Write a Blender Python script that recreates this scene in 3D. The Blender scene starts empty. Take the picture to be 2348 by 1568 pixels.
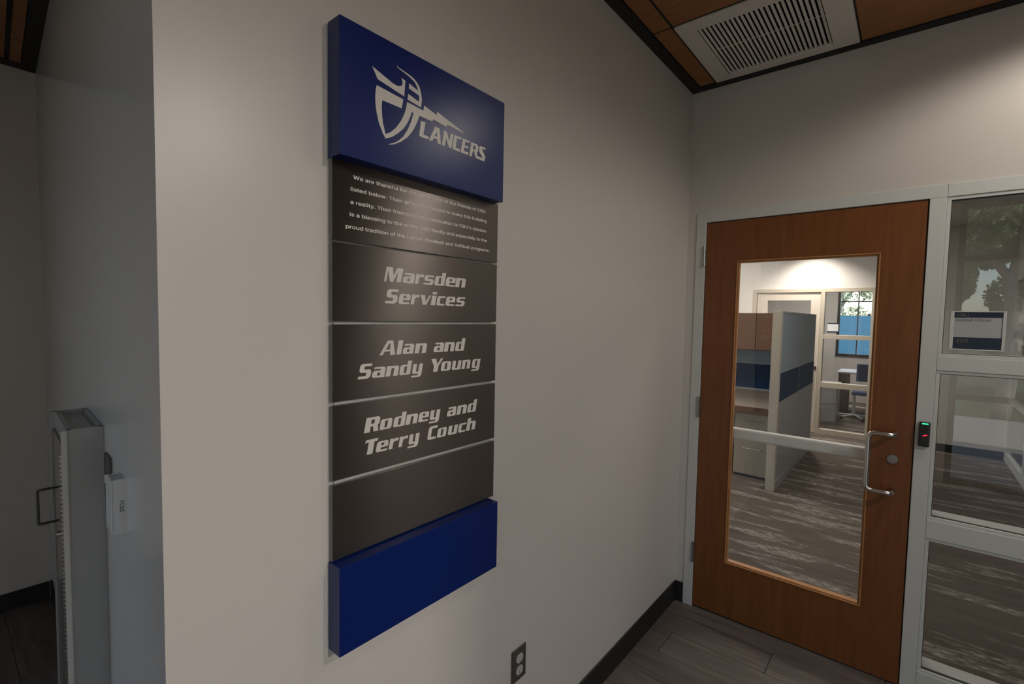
import bpy, bmesh, math, random
from mathutils import Vector, Matrix
from mathutils.geometry import tessellate_polygon
random.seed(7)
SC = bpy.context.scene
COL = SC.collection
# ------------------------------------------------------------------ camera, world, sun, lamps, exposure
H = 2.8422
cam_d = bpy.data.cameras.new('camera')
cam = bpy.data.objects.new('camera', cam_d); COL.objects.link(cam)
cam_d.sensor_width = 36; cam_d.lens = 1101.8 / 2348 * 36; cam_d.clip_start = .02; cam_d.clip_end = 300
CM = Matrix(((0.768941, -0.048474, 0.63748), (0.639044, 0.028998, -0.768623), (0.018772, 0.998403, 0.053275)))
cam.matrix_world = Matrix.Translation((0.9779, -2.6908, 1.6108)) @ CM.to_4x4()
SC.camera = cam
SC.view_settings.view_transform = 'Standard'; SC.view_settings.look = 'None'
SC.view_settings.gamma = 1; SC.view_settings.exposure = 0.2; SC.view_settings.use_curve_mapping = False

W = bpy.data.worlds.new('sky'); SC.world = W; W.use_nodes = True
nt = W.node_tree; nt.nodes.clear()
sky = nt.nodes.new('ShaderNodeTexSky'); sky.sky_type = 'NISHITA'
sky.sun_elevation = math.radians(48); sky.sun_rotation = math.radians(70); sky.sun_disc = False
bg = nt.nodes.new('ShaderNodeBackground'); bg.inputs[1].default_value = 0.40
wo = nt.nodes.new('ShaderNodeOutputWorld')
nt.links.new(sky.outputs[0], bg.inputs[0]); nt.links.new(bg.outputs[0], wo.inputs[0])

def sun(energy):
    d = bpy.data.lights.new('sun', 'SUN'); d.energy = energy; d.angle = math.radians(.6); d.color = (1, .95, .86)
    o = bpy.data.objects.new('sun', d); COL.objects.link(o)
    o.rotation_euler = Vector((-.70, -.38, -.80)).to_track_quat('-Z', 'Y').to_euler()
sun(9.0)

def spot(loc, aim, power, angle, blend, radius=.05, color=(1, .93, .84)):
    d = bpy.data.lights.new('downlight_lamp', 'SPOT'); d.energy = power; d.spot_size = math.radians(angle)
    d.spot_blend = blend; d.shadow_soft_size = radius; d.color = color
    o = bpy.data.objects.new('downlight_lamp', d); COL.objects.link(o)
    o.location = loc; o.rotation_euler = (Vector(aim) - Vector(loc)).to_track_quat('-Z', 'Y').to_euler()
    return o
# recessed downlights of the lobby, last two invented to light the sign wall (fixtures are built with the ceiling)
LAMPS = [((1.52, -.49), 20, 158, .42), ((4.10, -2.20), 205, 176, .42), ((2.60, -1.60), 66, 176, .40)]
for (lx, ly), pw, an, bl in LAMPS:
    spot((lx, ly, H - .012), (lx, ly, 0), pw, an, bl)
# the office behind the glass door: troffer light and one wall-side downlight
def area(loc, sx, sy, power, color=(1, .95, .88)):
    d = bpy.data.lights.new('troffer_lamp', 'AREA'); d.shape = 'RECTANGLE'; d.size = sx; d.size_y = sy; d.energy = power; d.color = color
    o = bpy.data.objects.new('troffer_lamp', d); COL.objects.link(o); o.location = loc
area((-1.3, 2.3, H - .03), 1.1, .5, 15)
area((.90, 1.40, H - .03), 1.1, .5, 5.5)  # extra lamp, added to brighten the side of the cubicle partition
area((-1.3, 4.3, H - .03), 1.1, .5, 10)
area((-.3, 7.6, H - .03), 1.1, .5, 16)
spot((-.12, 5.02, H - .012), (-.12, 5.02, 0), 155, 120, .85)

# ------------------------------------------------------------------ materials
def mat(name, color, rough=.5, metal=0, spec=.5, aniso=0, emis=None, estr=0, coat=0):
    m = bpy.data.materials.new(name); m.use_nodes = True
    b = m.node_tree.nodes['Principled BSDF']
    b.inputs['Base Color'].default_value = (*color, 1); b.inputs['Roughness'].default_value = rough
    b.inputs['Metallic'].default_value = metal; b.inputs['Specular IOR Level'].default_value = spec
    b.inputs['Anisotropic'].default_value = aniso; b.inputs['Coat Weight'].default_value = coat
    if emis: b.inputs['Emission Color'].default_value = (*emis, 1); b.inputs['Emission Strength'].default_value = estr
    return m
def nodes(m): return m.node_tree.nodes, m.node_tree.links, m.node_tree.nodes['Principled BSDF']
def noise_mix(m, c1, c2, scale, vec_scale=(1, 1, 1), lo=.35, hi=.65, detail=4, bump=0, bdist=.001, space='Position', rough=.6):
    N, L, b = nodes(m)
    if space == 'Position': g = N.new('ShaderNodeNewGeometry'); src = g.outputs['Position']
    else: g = N.new('ShaderNodeTexCoord'); src = g.outputs['Object']
    mp = N.new('ShaderNodeMapping'); mp.inputs['Scale'].default_value = vec_scale; L.new(src, mp.inputs[0])
    n = N.new('ShaderNodeTexNoise'); n.inputs['Scale'].default_value = scale; n.inputs['Detail'].default_value = detail; n.inputs['Roughness'].default_value = rough
    L.new(mp.outputs[0], n.inputs['Vector'])
    r = N.new('ShaderNodeValToRGB'); r.color_ramp.elements[0].position = lo; r.color_ramp.elements[1].position = hi
    r.color_ramp.elements[0].color = (*c1, 1); r.color_ramp.elements[1].color = (*c2, 1)
    L.new(n.outputs[0], r.inputs[0]); L.new(r.outputs[0], b.inputs['Base Color'])
    if bump:
        bp = N.new('ShaderNodeBump'); bp.inputs['Strength'].default_value = bump; bp.inputs['Distance'].default_value = bdist
        L.new(n.outputs[0], bp.inputs['Height']); L.new(bp.outputs[0], b.inputs['Normal'])
    return m, n, r, mp
def add_bump(m, scale, strength, dist, vs=(1, 1, 1)):
    N, L, b = nodes(m); g = N.new('ShaderNodeNewGeometry'); mp = N.new('ShaderNodeMapping'); mp.inputs['Scale'].default_value = vs
    n = N.new('ShaderNodeTexNoise'); n.inputs['Scale'].default_value = scale; n.inputs['Detail'].default_value = 3
    bp = N.new('ShaderNodeBump'); bp.inputs['Strength'].default_value = strength; bp.inputs['Distance'].default_value = dist
    L.new(g.outputs['Position'], mp.inputs[0]); L.new(mp.outputs[0], n.inputs['Vector']); L.new(n.outputs[0], bp.inputs['Height']); L.new(bp.outputs[0], b.inputs['Normal'])

M = {}
M['wall'] = mat('painted_wall', (.60, .555, .515), .33, spec=.5); add_bump(M['wall'], 220, .12, .0006)
M['wall_gloss'] = mat('satin_painted_wall', (.66, .645, .62), .2, spec=.6); add_bump(M['wall_gloss'], 40, .03, .0006)
M['office_wall'] = mat('office_wall', (.66, .63, .59), .6, spec=.3); add_bump(M['office_wall'], 200, .1, .0006)
M['grid'] = mat('black_ceiling_grid', (.009, .009, .009), .6)
M['plenum'] = mat('dark_plenum', (.004, .004, .004), .9)
M['tile'] = mat('wood_ceiling_tile', (.2, .08, .03), .55, spec=.3)
noise_mix(M['tile'], (.27, .112, .040), (.36, .160, .060), 6, (1, 9, 1), .3, .7, 5, .06, .0008)
M['vent'] = mat('white_vent_paint', (.72, .68, .62), .45)
M['black'] = mat('black_rubber_base', (.012, .013, .013), .5)
M['alum'] = mat('clear_painted_aluminium', (.58, .58, .555), .38, spec=.5)
M['alum_dark'] = mat('gasket_black', (.02, .02, .018), .6)
M['chrome'] = mat('satin_stainless', (.62, .59, .55), .26, metal=1); 
M['cylinder'] = mat('nickel_lock', (.42, .43, .42), .3, metal=1)
M['keyway'] = mat('keyway_dark', (.02, .02, .02), .5)
M['door'] = mat('cherry_veneer', (.16, .055, .018), .36, spec=.45)
noise_mix(M['door'], (.150, .046, .013), (.205, .074, .022), 5, (7, 7, .7), .3, .7, 6, .05, .0005)
M['bead'] = mat('light_wood_bead', (.42, .19, .07), .38)
noise_mix(M['bead'], (.38, .165, .06), (.46, .22, .085), 9, (1, 1, 1), .3, .7)
M['blue'] = mat('royal_blue_satin', (.001, .0135, .115), .28, spec=.38)
M['white_vinyl'] = mat('pale_vinyl_lettering', (.66, .62, .57), .45)
M['brushed'] = mat('brushed_bronze_metal', (.245, .218, .203), .36, metal=1, aniso=.95)
tn = M['brushed'].node_tree.nodes.new('ShaderNodeTangent'); tn.direction_type = 'UV_MAP'; tn.uv_map = 'brush'
M['brushed'].node_tree.links.new(tn.outputs[0], M['brushed'].node_tree.nodes['Principled BSDF'].inputs['Tangent'])
M['panel_edge'] = mat('panel_edge_grey', (.17, .18, .18), .45)
M['backing'] = mat('sign_backing', (.50, .47, .44), .5)
M['print'] = mat('grey_print', (.80, .75, .69), .6)
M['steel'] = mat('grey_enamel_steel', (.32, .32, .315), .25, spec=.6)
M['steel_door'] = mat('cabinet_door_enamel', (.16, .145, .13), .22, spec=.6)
M['device'] = mat('grey_white_plastic', (.58, .58, .58), .35)
M['ink'] = mat('black_ink', (.03, .03, .03), .6)
M['plate'] = mat('bronze_wall_plate', (.085, .078, .07), .4, metal=.3)
M['ivory'] = mat('pale_receptacle', (.50, .48, .45), .4)
M['slot'] = mat('slot_black', (.01, .01, .01), .7)
M['fabric'] = mat('grey_panel_fabric', (.22, .25, .27), .85, spec=.1); noise_mix(M['fabric'], (.27, .325, .37), (.32, .375, .42), 260, (1, 1, 1), .3, .7)
M['fabric_low'] = mat('grey_laminate', (.29, .30, .305), .6)
M['navy'] = mat('navy_fabric', (.008, .034, .090), .85, spec=.1)
M['cream'] = mat('cream_trim_paint', (.46, .405, .32), .45)
M['putty'] = mat('putty_drawer_paint', (.38, .31, .225), .4)
M['tan'] = mat('maple_laminate_brown', (.26, .12, .06), .4); noise_mix(M['tan'], (.125, .058, .030), (.16, .078, .042), 5, (1, 1, 12), .3, .7)
M['worktop'] = mat('beige_worktop', (.19, .155, .115), .4)
M['door_tan'] = mat('pale_laminate_door', (.55, .485, .41), .5)
M['dark_frame'] = mat('bronze_window_frame', (.02, .018, .017), .4)
M['windscreen'] = mat('blue_windscreen_mesh', (.13, .36, .50), .8)
M['desk_white'] = mat('white_laminate', (.70, .70, .70), .3)
M['desk_brown'] = mat('dark_walnut', (.10, .07, .055), .4)
M['chair_blue'] = mat('blue_upholstery', (.045, .09, .20), .8)
M['bark'] = mat('pale_bark', (.42, .37, .30), .85); noise_mix(M['bark'], (.30, .26, .20), (.52, .47, .40), 5, (1, 1, .6), .3, .7)
M['leaf'] = mat('tree_leaf', (.09, .15, .045), .5); noise_mix(M['leaf'], (.15, .20, .09), (.38, .44, .24), 3, (1, 1, 1), .3, .7)
M['grass'] = mat('lawn', (.06, .10, .03), .9); noise_mix(M['grass'], (.035, .055, .018), (.07, .10, .035), 4, (1, 1, 1), .3, .7)
M['concrete'] = mat('pale_concrete', (.42, .40, .37), .8); noise_mix(M['concrete'], (.26, .25, .24), (.33, .32, .30), 3, (1, 1, 1), .3, .7)
M['stucco'] = mat('exterior_stucco', (.50, .46, .40), .9)
M['lamp_white'] = mat('lit_lens', (1, 1, 1), .5, emis=(1, .93, .84), estr=9)
M['green_led'] = mat('green_indicator', (.0, .1, .04), .4, emis=(.05, 1, .35), estr=1.6)
M['red_led'] = mat('red_indicator', (.1, .0, .0), .4, emis=(1, .03, .06), estr=1.3)
M['reader'] = mat('reader_black', (.014, .014, .015), .3)
M['navy_band'] = mat('navy_printed_band', (.012, .02, .045), .3)
M['insert'] = mat('grey_white_insert', (.40, .39, .40), .3)
M['brass_print'] = mat('dull_gold_print', (.22, .17, .12), .5)
M['faint_print'] = mat('faint_grey_print', (.20, .19, .20), .5)

def glass_mat(name, tint=(1, 1, 1), ior=1.5, boost=1.0):
    m = bpy.data.materials.new(name); m.use_nodes = True; N = m.node_tree.nodes; L = m.node_tree.links; N.clear()
    o = N.new('ShaderNodeOutputMaterial'); mx = N.new('ShaderNodeMixShader'); t = N.new('ShaderNodeBsdfTransparent'); g = N.new('ShaderNodeBsdfGlossy')
    t.inputs[0].default_value = (*tint, 1); g.inputs['Roughness'].default_value = 0.0; g.inputs[0].default_value = (1, 1, 1, 1)
    geo = N.new('ShaderNodeNewGeometry'); md = N.new('ShaderNodeMix'); md.data_type = 'FLOAT'
    md.inputs[2].default_value = ior; md.inputs[3].default_value = 1 / ior
    L.new(geo.outputs['Backfacing'], md.inputs[0])
    f = N.new('ShaderNodeFresnel'); L.new(md.outputs[0], f.inputs[0]); L.new(f.outputs[0], mx.inputs[0])
    L.new(t.outputs[0], mx.inputs[1]); L.new(g.outputs[0], mx.inputs[2]); L.new(mx.outputs[0], o.inputs[0])
    return m
M['glass'] = glass_mat('clear_glass')
M['glass_side'] = glass_mat('tinted_storefront_glass', (.81, .82, .82), 1.70)

def carpet(name, base, base2, streak):
    m = mat(name, base, .95, spec=.1); N, L, b = nodes(m)
    g = N.new('ShaderNodeNewGeometry')
    def nz(scale, vs, det, rough=.6):
        mp = N.new('ShaderNodeMapping'); mp.inputs['Scale'].default_value = vs
        n = N.new('ShaderNodeTexNoise'); n.inputs['Scale'].default_value = scale; n.inputs['Detail'].default_value = det; n.inputs['Roughness'].default_value = rough
        L.new(g.outputs['Position'], mp.inputs[0]); L.new(mp.outputs[0], n.inputs['Vector']); return n
    def ramp(n, lo, hi, c0=(0, 0, 0), c1=(1, 1, 1)):
        r = N.new('ShaderNodeValToRGB'); r.color_ramp.elements[0].position = lo; r.color_ramp.elements[1].position = hi
        r.color_ramp.elements[0].color = (*c0, 1); r.color_ramp.elements[1].color = (*c1, 1); L.new(n.outputs[0], r.inputs[0]); return r
    a = ramp(nz(1, (1.2, 7.5, 1), 3), .515, .585)          # where streaks gather
    s = ramp(nz(1, (15, 85, 1), 5, .75), .46, .57)        # the thin broken lines
    c = ramp(nz(1, (2, 7, 1), 2), .35, .65, base, base2)
    mu = N.new('ShaderNodeMath'); mu.operation = 'MULTIPLY'; L.new(a.outputs[0], mu.inputs[0]); L.new(s.outputs[0], mu.inputs[1])
    mx = N.new('ShaderNodeMix'); mx.data_type = 'RGBA'; L.new(mu.outputs[0], mx.inputs[0]); L.new(c.outputs[0], mx.inputs[6]); mx.inputs[7].default_value = (*streak, 1)
    L.new(mx.outputs[2], b.inputs['Base Color'])
    bp = N.new('ShaderNodeBump'); bp.inputs['Strength'].default_value = .4; bp.inputs['Distance'].default_value = .002
    nn = nz(300, (1, 1, 1), 2); L.new(nn.outputs[0], bp.inputs['Height']); L.new(bp.outputs[0], b.inputs['Normal'])
    return m
M['carpet'] = carpet('streaked_carpet', (.092, .074, .062), (.112, .092, .077), (.34, .315, .28))
def plank_mat():
    m = mat('grey_brown_vinyl_plank', (.10, .08, .068), .5, spec=.35); N, L, b = nodes(m)
    oi = N.new('ShaderNodeObjectInfo'); tc = N.new('ShaderNodeTexCoord')
    ad = N.new('ShaderNodeVectorMath'); ad.operation = 'ADD'; sc = N.new('ShaderNodeVectorMath'); sc.operation = 'SCALE'; sc.inputs[3].default_value = 37
    cb = N.new('ShaderNodeCombineXYZ'); 
    for i in range(3): L.new(oi.outputs['Random'], cb.inputs[i])
    L.new(cb.outputs[0], sc.inputs[0]); L.new(tc.outputs['Object'], ad.inputs[0]); L.new(sc.outputs[0], ad.inputs[1])
    mp = N.new('ShaderNodeMapping'); mp.inputs['Scale'].default_value = (3, 26, 1); L.new(ad.outputs[0], mp.inputs[0])
    n = N.new('ShaderNodeTexNoise'); n.inputs['Scale'].default_value = 1; n.inputs['Detail'].default_value = 6; n.inputs['Roughness'].default_value = .65; L.new(mp.outputs[0], n.inputs['Vector'])
    r = N.new('ShaderNodeValToRGB'); r.color_ramp.elements[0].position = .3; r.color_ramp.elements[1].position = .72
    r.color_ramp.elements[0].color = (.092, .076, .066, 1); r.color_ramp.elements[1].color = (.19, .163, .145, 1); L.new(n.outputs[0], r.inputs[0])
    hv = N.new('ShaderNodeHueSaturation'); L.new(r.outputs[0], hv.inputs['Color'])
    mr = N.new('ShaderNodeMapRange'); mr.inputs[3].default_value = .85; mr.inputs[4].default_value = 1.15; L.new(oi.outputs['Random'], mr.inputs[0]); L.new(mr.outputs[0], hv.inputs['Value'])
    L.new(hv.outputs[0], b.inputs['Base Color'])
    return m
M['plank'] = plank_mat()

# ------------------------------------------------------------------ helpers
def tag(o, label=None, cat=None, group=None, kind=None):
    if label: o['label'] = label
    if cat: o['category'] = cat
    if group: o['group'] = group
    if kind: o['kind'] = kind
    return o
def thing(name, label, cat, loc=(0, 0, 0), group=None, kind=None):
    o = bpy.data.objects.new(name, None); COL.objects.link(o); o.location = loc; o.empty_display_size = .05
    return tag(o, label, cat, group, kind)
def off(p):
    v = Vector((0, 0, 0))
    while p: v += Vector(p.location); p = p.parent
    return v
def build(name, bm, m, parent=None, label=None, smooth=False, origin=None, **kw):
    """mesh given in world coordinates; the object's origin goes to `origin` or to the bounding box's bottom centre"""
    bmesh.ops.recalc_face_normals(bm, faces=bm.faces)
    if origin is None:
        xs = [v.co for v in bm.verts]
        origin = Vector(((min(c.x for c in xs) + max(c.x for c in xs)) / 2, (min(c.y for c in xs) + max(c.y for c in xs)) / 2, min(c.z for c in xs)))
    origin = Vector(origin)
    bmesh.ops.translate(bm, verts=bm.verts, vec=-origin)
    me = bpy.data.meshes.new(name); bm.to_mesh(me); bm.free()
    if smooth: me.shade_smooth()
    for k in (m if isinstance(m, (list, tuple)) else [m]): me.materials.append(k)
    o = bpy.data.objects.new(name, me); COL.objects.link(o)
    if parent: o.parent = parent
    o.location = origin - off(parent)
    return tag(o, label, **kw)
def bx(bm, x0, x1, y0, y1, z0, z1, bev=0, seg=1, mi=0):
    r = bmesh.ops.create_cube(bm, size=1)['verts']
    for v in r: v.co = Vector((x0 + (v.co.x + .5) * (x1 - x0), y0 + (v.co.y + .5) * (y1 - y0), z0 + (v.co.z + .5) * (z1 - z0)))
    fs = list({f for v in r for f in v.link_faces})
    for f in fs: f.material_index = mi
    if bev: bmesh.ops.bevel(bm, geom=list({e for v in r for e in v.link_edges}), offset=bev, segments=seg, affect='EDGES', profile=.5)
    return bm
def box(name, x0, x1, y0, y1, z0, z1, m, parent=None, bev=0, label=None, seg=1, **kw):
    return build(name, bx(bmesh.new(), x0, x1, y0, y1, z0, z1, bev, seg), m, parent, label, **kw)
def cyl(bm, p, axis, r, h, seg=24, r2=None):
    z = Vector(axis).normalized(); mt = Matrix.Translation(Vector(p) + z * h / 2) @ z.to_track_quat('Z', 'Y').to_matrix().to_4x4()
    bmesh.ops.create_cone(bm, cap_ends=True, segments=seg, radius1=r, radius2=r if r2 is None else r2, depth=h, matrix=mt); return bm
def tube(bm, pts, r, seg=14, fillet=.02, fs=6):
    P = [Vector(p) for p in pts]; Q = [P[0]]
    for i in range(1, len(P) - 1):
        a, b, c = P[i - 1], P[i], P[i + 1]; d1 = (a - b); d2 = (c - b); f = min(fillet, d1.length * .49, d2.length * .49)
        s = b + d1.normalized() * f; e = b + d2.normalized() * f
        for k in range(fs + 1):
            t = k / fs; Q.append(s * (1 - t) ** 2 + b * 2 * t * (1 - t) + e * t * t)
    Q.append(P[-1]); rings = []; up = None
    for i, q in enumerate(Q):
        d = (Q[min(i + 1, len(Q) - 1)] - Q[max(i - 1, 0)]).normalized()
        if up is None: up = d.orthogonal().normalized()
        up = (up - d * up.dot(d)).normalized(); sd = d.cross(up)
        rings.append([bm.verts.new(q + (up * math.cos(a) + sd * math.sin(a)) * r) for a in (2 * math.pi * k / seg for k in range(seg))])
    for a, b in zip(rings, rings[1:]):
        for k in range(seg): bm.faces.new((a[k], a[(k + 1) % seg], b[(k + 1) % seg], b[k]))
    bm.faces.new(rings[0][::-1]); bm.faces.new(rings[-1]); return bm
def frame_xz(bm, x0, x1, z0, z1, w, y0, y1, bev=0):
    """rectangular frame in a wall parallel to x; outer x0..x1, z0..z1, member width w"""
    bx(bm, x0, x1, y0, y1, z1 - w, z1, bev); bx(bm, x0, x1, y0, y1, z0, z0 + w, bev)
    bx(bm, x0, x0 + w, y0, y1, z0 + w, z1 - w, bev); bx(bm, x1 - w, x1, y0, y1, z0 + w, z1 - w, bev); return bm
def wall_xz(bm, x0, x1, z0, z1, y0, y1, holes):
    """wall slab parallel to x with rectangular holes (hx0,hx1,hz0,hz1) sorted by x"""
    x = x0
    for a, b, c, d in sorted(holes):
        if a > x: bx(bm, x, a, y0, y1, z0, z1)
        if c > z0: bx(bm, a, b, y0, y1, z0, c)
        if d < z1: bx(bm, a, b, y0, y1, d, z1)
        x = b
    if x < x1: bx(bm, x, x1, y0, y1, z0, z1)
    return bm
def poly(bm, loops, fn, d):
    """flat polygon with holes; fn maps (u,v,depth) to world; front at depth d, back at 0"""
    L3 = [[Vector((u, v, 0)) for u, v in l] for l in loops]
    flat = [p for l in loops for p in l]; tris = tessellate_polygon(L3)
    fr = [bm.verts.new(fn(u, v, d)) for u, v in flat]; bk = [bm.verts.new(fn(u, v, 0)) for u, v in flat]
    for a, b, c in tris:
        try: bm.faces.new((fr[a], fr[b], fr[c]))
        except ValueError: pass
    i = 0
    for l in loops:
        n = len(l)
        for k in range(n):
            try: bm.faces.new((fr[i + k], fr[i + (k + 1) % n], bk[i + (k + 1) % n], bk[i + k]))
            except ValueError: pass
        i += n
try:
    INTER = bpy.data.fonts.load(bpy.utils.system_resource('DATAFILES', path='fonts') + '/Inter.woff2')
except Exception: INTER = None
def text_mesh(s, size_w, base, xdir, zdir, m, name, parent, bold=.012, height=None, thick=.0006, center=False, bmout=None):
    """text fitted to width size_w (or to a cap height) lying in the plane spanned by xdir, zdir, starting at base"""
    c = bpy.data.curves.new('t', 'FONT'); c.body = s
    if INTER: c.font = INTER
    c.size = 1; c.offset = 0; c.extrude = 0; c.resolution_u = 3
    o = bpy.data.objects.new('t', c); COL.objects.link(o); dg = bpy.context.evaluated_depsgraph_get(); dg.update()
    me = bpy.data.meshes.new_from_object(o.evaluated_get(dg)); bpy.data.objects.remove(o)
    xs = [v.co.x for v in me.vertices]; ys = [v.co.y for v in me.vertices]; x0 = min(xs); w = max(xs) - x0
    sx = size_w / w; sy = sx if height is None else height
    bm = bmesh.new(); bm.from_mesh(me); bpy.data.meshes.remove(me)
    base = Vector(base); xd = Vector(xdir).normalized(); zd = Vector(zdir).normalized(); nd = xd.cross(zd)
    me = bpy.data.meshes.new('w'); bm.to_mesh(me); bm.clear()
    for k, (dx, dz) in enumerate(((0, 0), (1, 0), (-1, 0), (0, .6), (0, -.6)) if bold > 0 else ((0, 0),)):   # heavier strokes from slightly shifted layers
        n0 = len(bm.verts); bm.from_mesh(me); bm.verts.ensure_lookup_table()
        for v in bm.verts[n0:]: v.co = base + xd * ((v.co.x - x0 + dx * bold) * sx) + zd * ((v.co.y + dz * bold) * sy) + nd * (thick - k * 4e-6)
    bpy.data.meshes.remove(me)
    if bmout is not None:
        tmp = bpy.data.meshes.new('x'); bm.to_mesh(tmp); bm.free(); bmout.from_mesh(tmp); bpy.data.meshes.remove(tmp); return
    return build(name, bm, m, parent)

# ------------------------------------------------------------------ the setting: lobby shell
S = 'structure'
LY = -2.4476; CX, CY = -2.6406, -2.308                 # outer corner of the sign wall; inner corner at the alcove's end
FY = -3.8                                               # front behind the camera, its glazing invented for daylight and reflections
XR = 5.0
fl = tag(build('floor', bx(bmesh.new(), -2.75, XR + .1, FY - .15, .06, -.12, -.004), M['plenum']), 'grey brown wood look vinyl plank floor of the lobby', 'floor', kind=S)
pl = bx(bmesh.new(), -.61, .61, -.0905, .0905, -.004, 0, .0012); bmesh.ops.recalc_face_normals(pl, faces=pl.faces)
pme = bpy.data.meshes.new('plank'); pl.to_mesh(pme); pl.free(); pme.materials.append(M['plank'])
row = 0; y = .06 - .091
while y > FY - .1:
    x = -2.7 + .61 - (row * .43) % 1.22
    while x < XR + .6:
        if not (x + .61 < -.02 and y > -2.25) and x + .61 > -2.66:
            o = bpy.data.objects.new('plank', pme); COL.objects.link(o); o.parent = fl; o.location = Vector((x, y, 0)) - off(fl)
        x += 1.2225
    y -= .1825; row += 1
tag(box('carpet_floor', -3.6, 5.1, .06, 9.4, -.10, 0.0, M['carpet']), 'dark taupe carpet with pale broken streaks behind the glass door', 'carpet', kind=S)

# sign wall and the faces round it
def prism(pts, z0, z1):
    bm = bmesh.new(); a = [bm.verts.new((x, y, z0)) for x, y in pts]; b = [bm.verts.new((x, y, z1)) for x, y in pts]
    bm.faces.new(a); bm.faces.new(b)
    for k in range(len(a)): bm.faces.new((a[k], a[(k + 1) % len(a)], b[(k + 1) % len(a)], b[k]))
    return bm
tag(build('wall_left', prism([(0, LY), (0, 0), (-.14, 0), (-.14, LY + .14)], 0, H + .3), M['wall']), 'pale warm grey wall that carries the donor sign', 'wall', kind=S)
bm = bmesh.new()
ux, uy = CX, CY - LY; ul = math.hypot(ux, uy); U = Vector((ux / ul, uy / ul, 0)); NP = Vector((U.y, -U.x, 0))
if NP.y > 0: NP = -NP
def P(s, t, z): return Vector((0, LY, 0)) + U * s + NP * t + Vector((0, 0, z))   # s along the alcove wall, t out of it
def pbox(bm, s0, s1, t0, t1, z0, z1, bev=0, seg=1):
    r = bmesh.ops.create_cube(bm, size=1)['verts']
    for v in r: v.co = P(s0 + (v.co.x + .5) * (s1 - s0), t0 + (v.co.y + .5) * (t1 - t0), z0 + (v.co.z + .5) * (z1 - z0))
    if bev: bmesh.ops.bevel(bm, geom=list({e for v in r for e in v.link_edges}), offset=bev, segments=seg, affect='EDGES')
    return bm
tag(build('wall_alcove', prism([(-.0002, LY), tuple(P(ul + .1, 0, 0))[:2], tuple(P(ul + .1, -.12, 0))[:2], (-.1402, LY + .14)], 0, H + .3), M['wall_gloss']), 'grey satin painted wall behind the steel cabinet', 'wall', kind=S)
tag(box('wall_far_left', CX - .12, CX, FY, CY + .1, 0, H + .3, M['wall']), 'dim grey wall at the end of the alcove', 'wall', kind=S)
tag(build('baseboard_far_left', bx(bmesh.new(), CX, CX + .008, FY, CY - .012, 0, .095, .002), M['black']), 'black rubber base of the alcove end wall', 'baseboard', kind=S)
tag(build('baseboard_alcove', pbox(bmesh.new(), .0, ul - .005, 0, .006, 0, .095, .002), M['black']), 'black rubber base under the steel cabinet', 'baseboard', kind=S)
tag(build('baseboard_left', bx(bmesh.new(), 0, .008, LY + .005, -.001, 0, .115, .003, 2), M['black']), 'black rubber base running under the donor sign to the door', 'baseboard', kind=S)
tag(build('baseboard_back', bx(bmesh.new(), .008, .048, -.008, 0, 0, .115, .003, 2), M['black']), 'short black rubber base between corner and door frame', 'baseboard', kind=S)

# door wall above and right of the glazed frame
XF = 2.01
bm = bmesh.new(); bx(bm, 0, .05, 0, .12, 0, 2.19); bx(bm, 0, XR, 0, .12, 2.19, H + .3); bx(bm, XF, XR, 0, .12, 0, 2.19)
tag(build('wall_back', bm, M['wall']), 'pale grey wall over the wooden door and its glazing', 'wall', kind=S)
tag(box('wall_right', XR, XR + .12, FY, .12, 0, H + .3, M['wall']), 'plain wall on the far side of the lobby', 'wall', kind=S)

tag(box('wall_light_blocker', 3.10, 3.22, -2.085, 0, 0, H + .04, M['wall']), 'unseen wall beyond the sidelight, added to block a downlight from part of the sign wall', 'wall', kind=S)  # added out of view to cast a vertical shade edge on the sign wall
tag(box('wall_light_blocker', 3.10, 3.22, -2.085, 0, 0, H + .04, M['wall']), 'unseen wall beyond the sidelight, added to block a downlight from part of the sign wall', 'wall', kind=S)
# front wall behind the camera; its window is invented for daylight and reflections
bm = bmesh.new(); bx(bm, -2.76, -1.62, FY - .14, FY, 0, H + .3); bx(bm, -.60, 1.30, FY - .14, FY, 0, H + .3); bx(bm, -1.62, -.60, FY - .14, FY, H - .02, H + .3); bx(bm, 1.30, XR + .1, FY - .14, FY, H - .02, H + .3)
bx(bm, -1.76, -1.62, -4.7, FY - .14, -.12, H + .3); bx(bm, -.60, -.46, -4.7, FY - .14, -.12, H + .3); bx(bm, -1.62, -.60, -4.7, FY - .14, H - .02, H + .3); bx(bm, -1.62, -.60, -4.7, FY - .14, -.12, -.002)  # vestibule invented to send daylight to the alcove wall, not its end wall
tag(build('wall_front', bm, M['wall']), 'front wall behind the camera with a window and vestibule invented for the light', 'wall', kind=S)
wf = tag(thing('window_2', 'unseen dark framed front window facing the trees, invented for daylight and reflections', 'window', (2.7, FY, 0)), kind=S)
bm = bmesh.new()
for xx in (1.30, 2.05, 2.95, 3.85): bx(bm, xx, xx + .055, FY - .10, FY - .02, 0, H - .02, .003)
for zz in (0, .86, 2.24, H - .08): bx(bm, 1.30, XR, FY - .095, FY - .025, zz, zz + .055, .003)
build('window_frame', bm, M['dark_frame'], wf)
for a, b in ((1.355, 2.05), (2.105, 2.95), (3.005, 3.85), (3.905, XR)):
    for c, d in ((.055, .86), (.915, 2.24), (2.295, H - .08)):
        box('pane', a, b, FY - .064, FY - .058, c, d, M['glass'], wf)

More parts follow.
